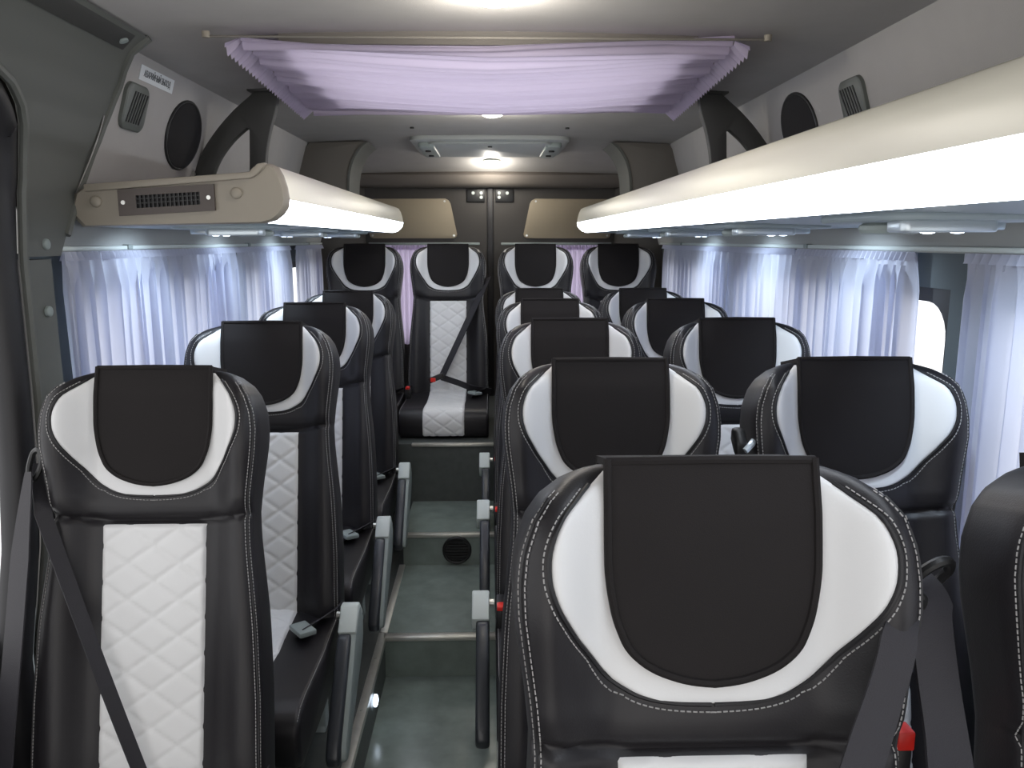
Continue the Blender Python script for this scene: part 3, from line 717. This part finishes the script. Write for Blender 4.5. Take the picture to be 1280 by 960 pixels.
aisle = [seat(.215, y, 0, lb, GA, 'L') for y, lb in (
    (.79, 'foremost aisle seat of the pairs, its belts twisted beside the window seat'),
    (1.46, 'aisle seat of the second pair, beside a window seat with a belt guide'),
    (2.21, 'aisle seat of the third pair, counted from the foremost pair'),
    (2.95, 'aisle seat of the fourth pair, counted from the foremost pair'),
    (3.585, 'aisle seat of the last pair, just before the rear bench'))]
wind = [seat(x, y, 0, lb, GW) for x, y, lb in (
    (.686, .79, 'foremost window seat of the pairs beside the lilac curtain'),
    (.660, 1.46, 'window seat of the second pair with a grey belt guide at its shoulder'),
    (.674, 2.21, 'window seat of the third pair, counted from the foremost pair'),
    (.674, 2.95, 'window seat of the fourth pair, counted from the foremost pair'),
    (.674, 3.585, 'window seat of the last pair, just before the rear bench'))]
rear = [seat(x, 4.22, .19, lb, GR, legs=False) for x, lb in (
    (-.645, 'rear bench seat in the corner behind the single seats'),
    (-.218, 'rear bench seat facing down the aisle with a fastened diagonal belt'),
    (.232, 'rear bench seat behind the aisle seats of the pairs'),
    (.660, 'rear bench seat in the corner behind the window seats of the pairs'))]
# worn belts and guides on particular seats
def onB(u, v, off=.012): return Vector(B(u, v, F(u, v)+off))
s0 = left[0]
path = [onB(-.205*1.0, .60, .0)+Vector((-.012, .01, .01))] + [Vector(B(-.20+.235*k/10, .585-.60*k/10, .068+.006*math.sin(k/10*PI))) for k in range(1, 11)]
b_ = MB().ribbon(path, [(.45-.03*k, .95, .3) for k in range(11)], .028, .0025).build('diagonal_belt', M['belt'], s0)
MB().ribbon(smooth_poly([(-.205, .07, .90), (-.208, .03, .78), (-.215, -.01, .62), (-.228, -.06, .40), (-.245, -.10, .12)], 6), (.85, -.5, .1), .055, .0025, 7).build('hanging_belt', M['belt'], s0)
MB().tube(smooth_poly([(-.212, .10, .925), (-.194, .09, .935), (-.188, .08, .91), (-.200, .075, .885), (-.214, .085, .895)], 6, True), .005, 8, True).build('belt_guide', M['blackp'], s0)
s1 = rear[1]
path = [Vector(B(.205, .62, .03))] + [Vector(B(.20-.235*k/10, .60-.50*k/10, .066)) for k in range(1, 11)]
MB().ribbon(path, (.5, -.3, .3), .045, .0025).build('diagonal_belt', M['belt'], s1)
MB().ribbon([(-.035, -.06, .42), (.05, -.08, .395), (.13, -.09, .365), (.215, -.06, .345)], (0, -.5, .8), .040, .0025).build('hip_belt', M['belt'], s1)
kk = MB().loft([[(x-.06, y, z-.0) for x, z in ((-.03, .39), (.045, .42), (.035, .445), (-.04, .415))] for y in (-.085, -.062)]).build('fastened_buckle', M['blackp'], s1, bevel=.004)
MB().box(-.085, -.06, -.091, -.082, .40, .42).build('release_button', M['red'], kk, bevel=.002)
# guides and hanging straps of the foremost pair (right-hand side of the aisle seat)
def guide(p, t, r=.022):
    p = Vector(p)
    return MB().tube([p+Vector((r*.9*math.cos(a), -.012*math.sin(a), r*math.sin(a)+.35*r*math.cos(a))) for a in [2*PI*k/20 for k in range(20)]], .0055, 8, True).build('belt_guide', M['blackp'], t)
a0 = aisle[0]
guide((0.194, 0.123, 0.925), a0, .020)
MB().ribbon(smooth_poly([(0.192, 0.103, 0.945), (0.168, 0.073, 0.939), (0.152, 0.053, 0.908), (0.131, 0.033, 0.869), (0.098, -0.002, 0.824), (0.064, -0.042, 0.77)], 6), [(1, .15, 0)]*99, .036, .0025, 9).build('hanging_belt', M['belt'], a0)
guide((0.234, 0.148, 0.951), a0, .020)
MB().ribbon(smooth_poly([(0.232, 0.168, 0.949), (0.227, 0.138, 0.94), (0.221, 0.118, 0.918), (0.222, 0.098, 0.865), (0.221, 0.068, 0.808), (0.202, 0.008, 0.755)], 6), [(1, .25, 0)]*99, .048, .003, 8).build('hanging_belt', M['belt'], a0)
kb = MB().box(0.220, 0.240, 0.158, 0.178, 0.658, 0.760).build('buckle_stalk', M['blackp'], a0, bevel=.004)
MB().box(0.221, 0.239, 0.154, 0.176, 0.748, 0.770).build('release_button', M['red'], kb, bevel=.002)
w1 = wind[1]
gd = MB().loft([[(-.214+dx, y, z-.05) for y, z in ((.075, .957), (.095, .965), (.118, .985), (.115, 1.008), (.092, 1.010), (.072, .988))] for dx in (-.014, .006)]).build('belt_guide', M['blackp'], w1, bevel=.006)
MB().tube([(-.214, .07, .925), (-.202, .075, .935), (-.19, .10, .935)], .006, 8).build('guide_pin', M['chrome'], gd)
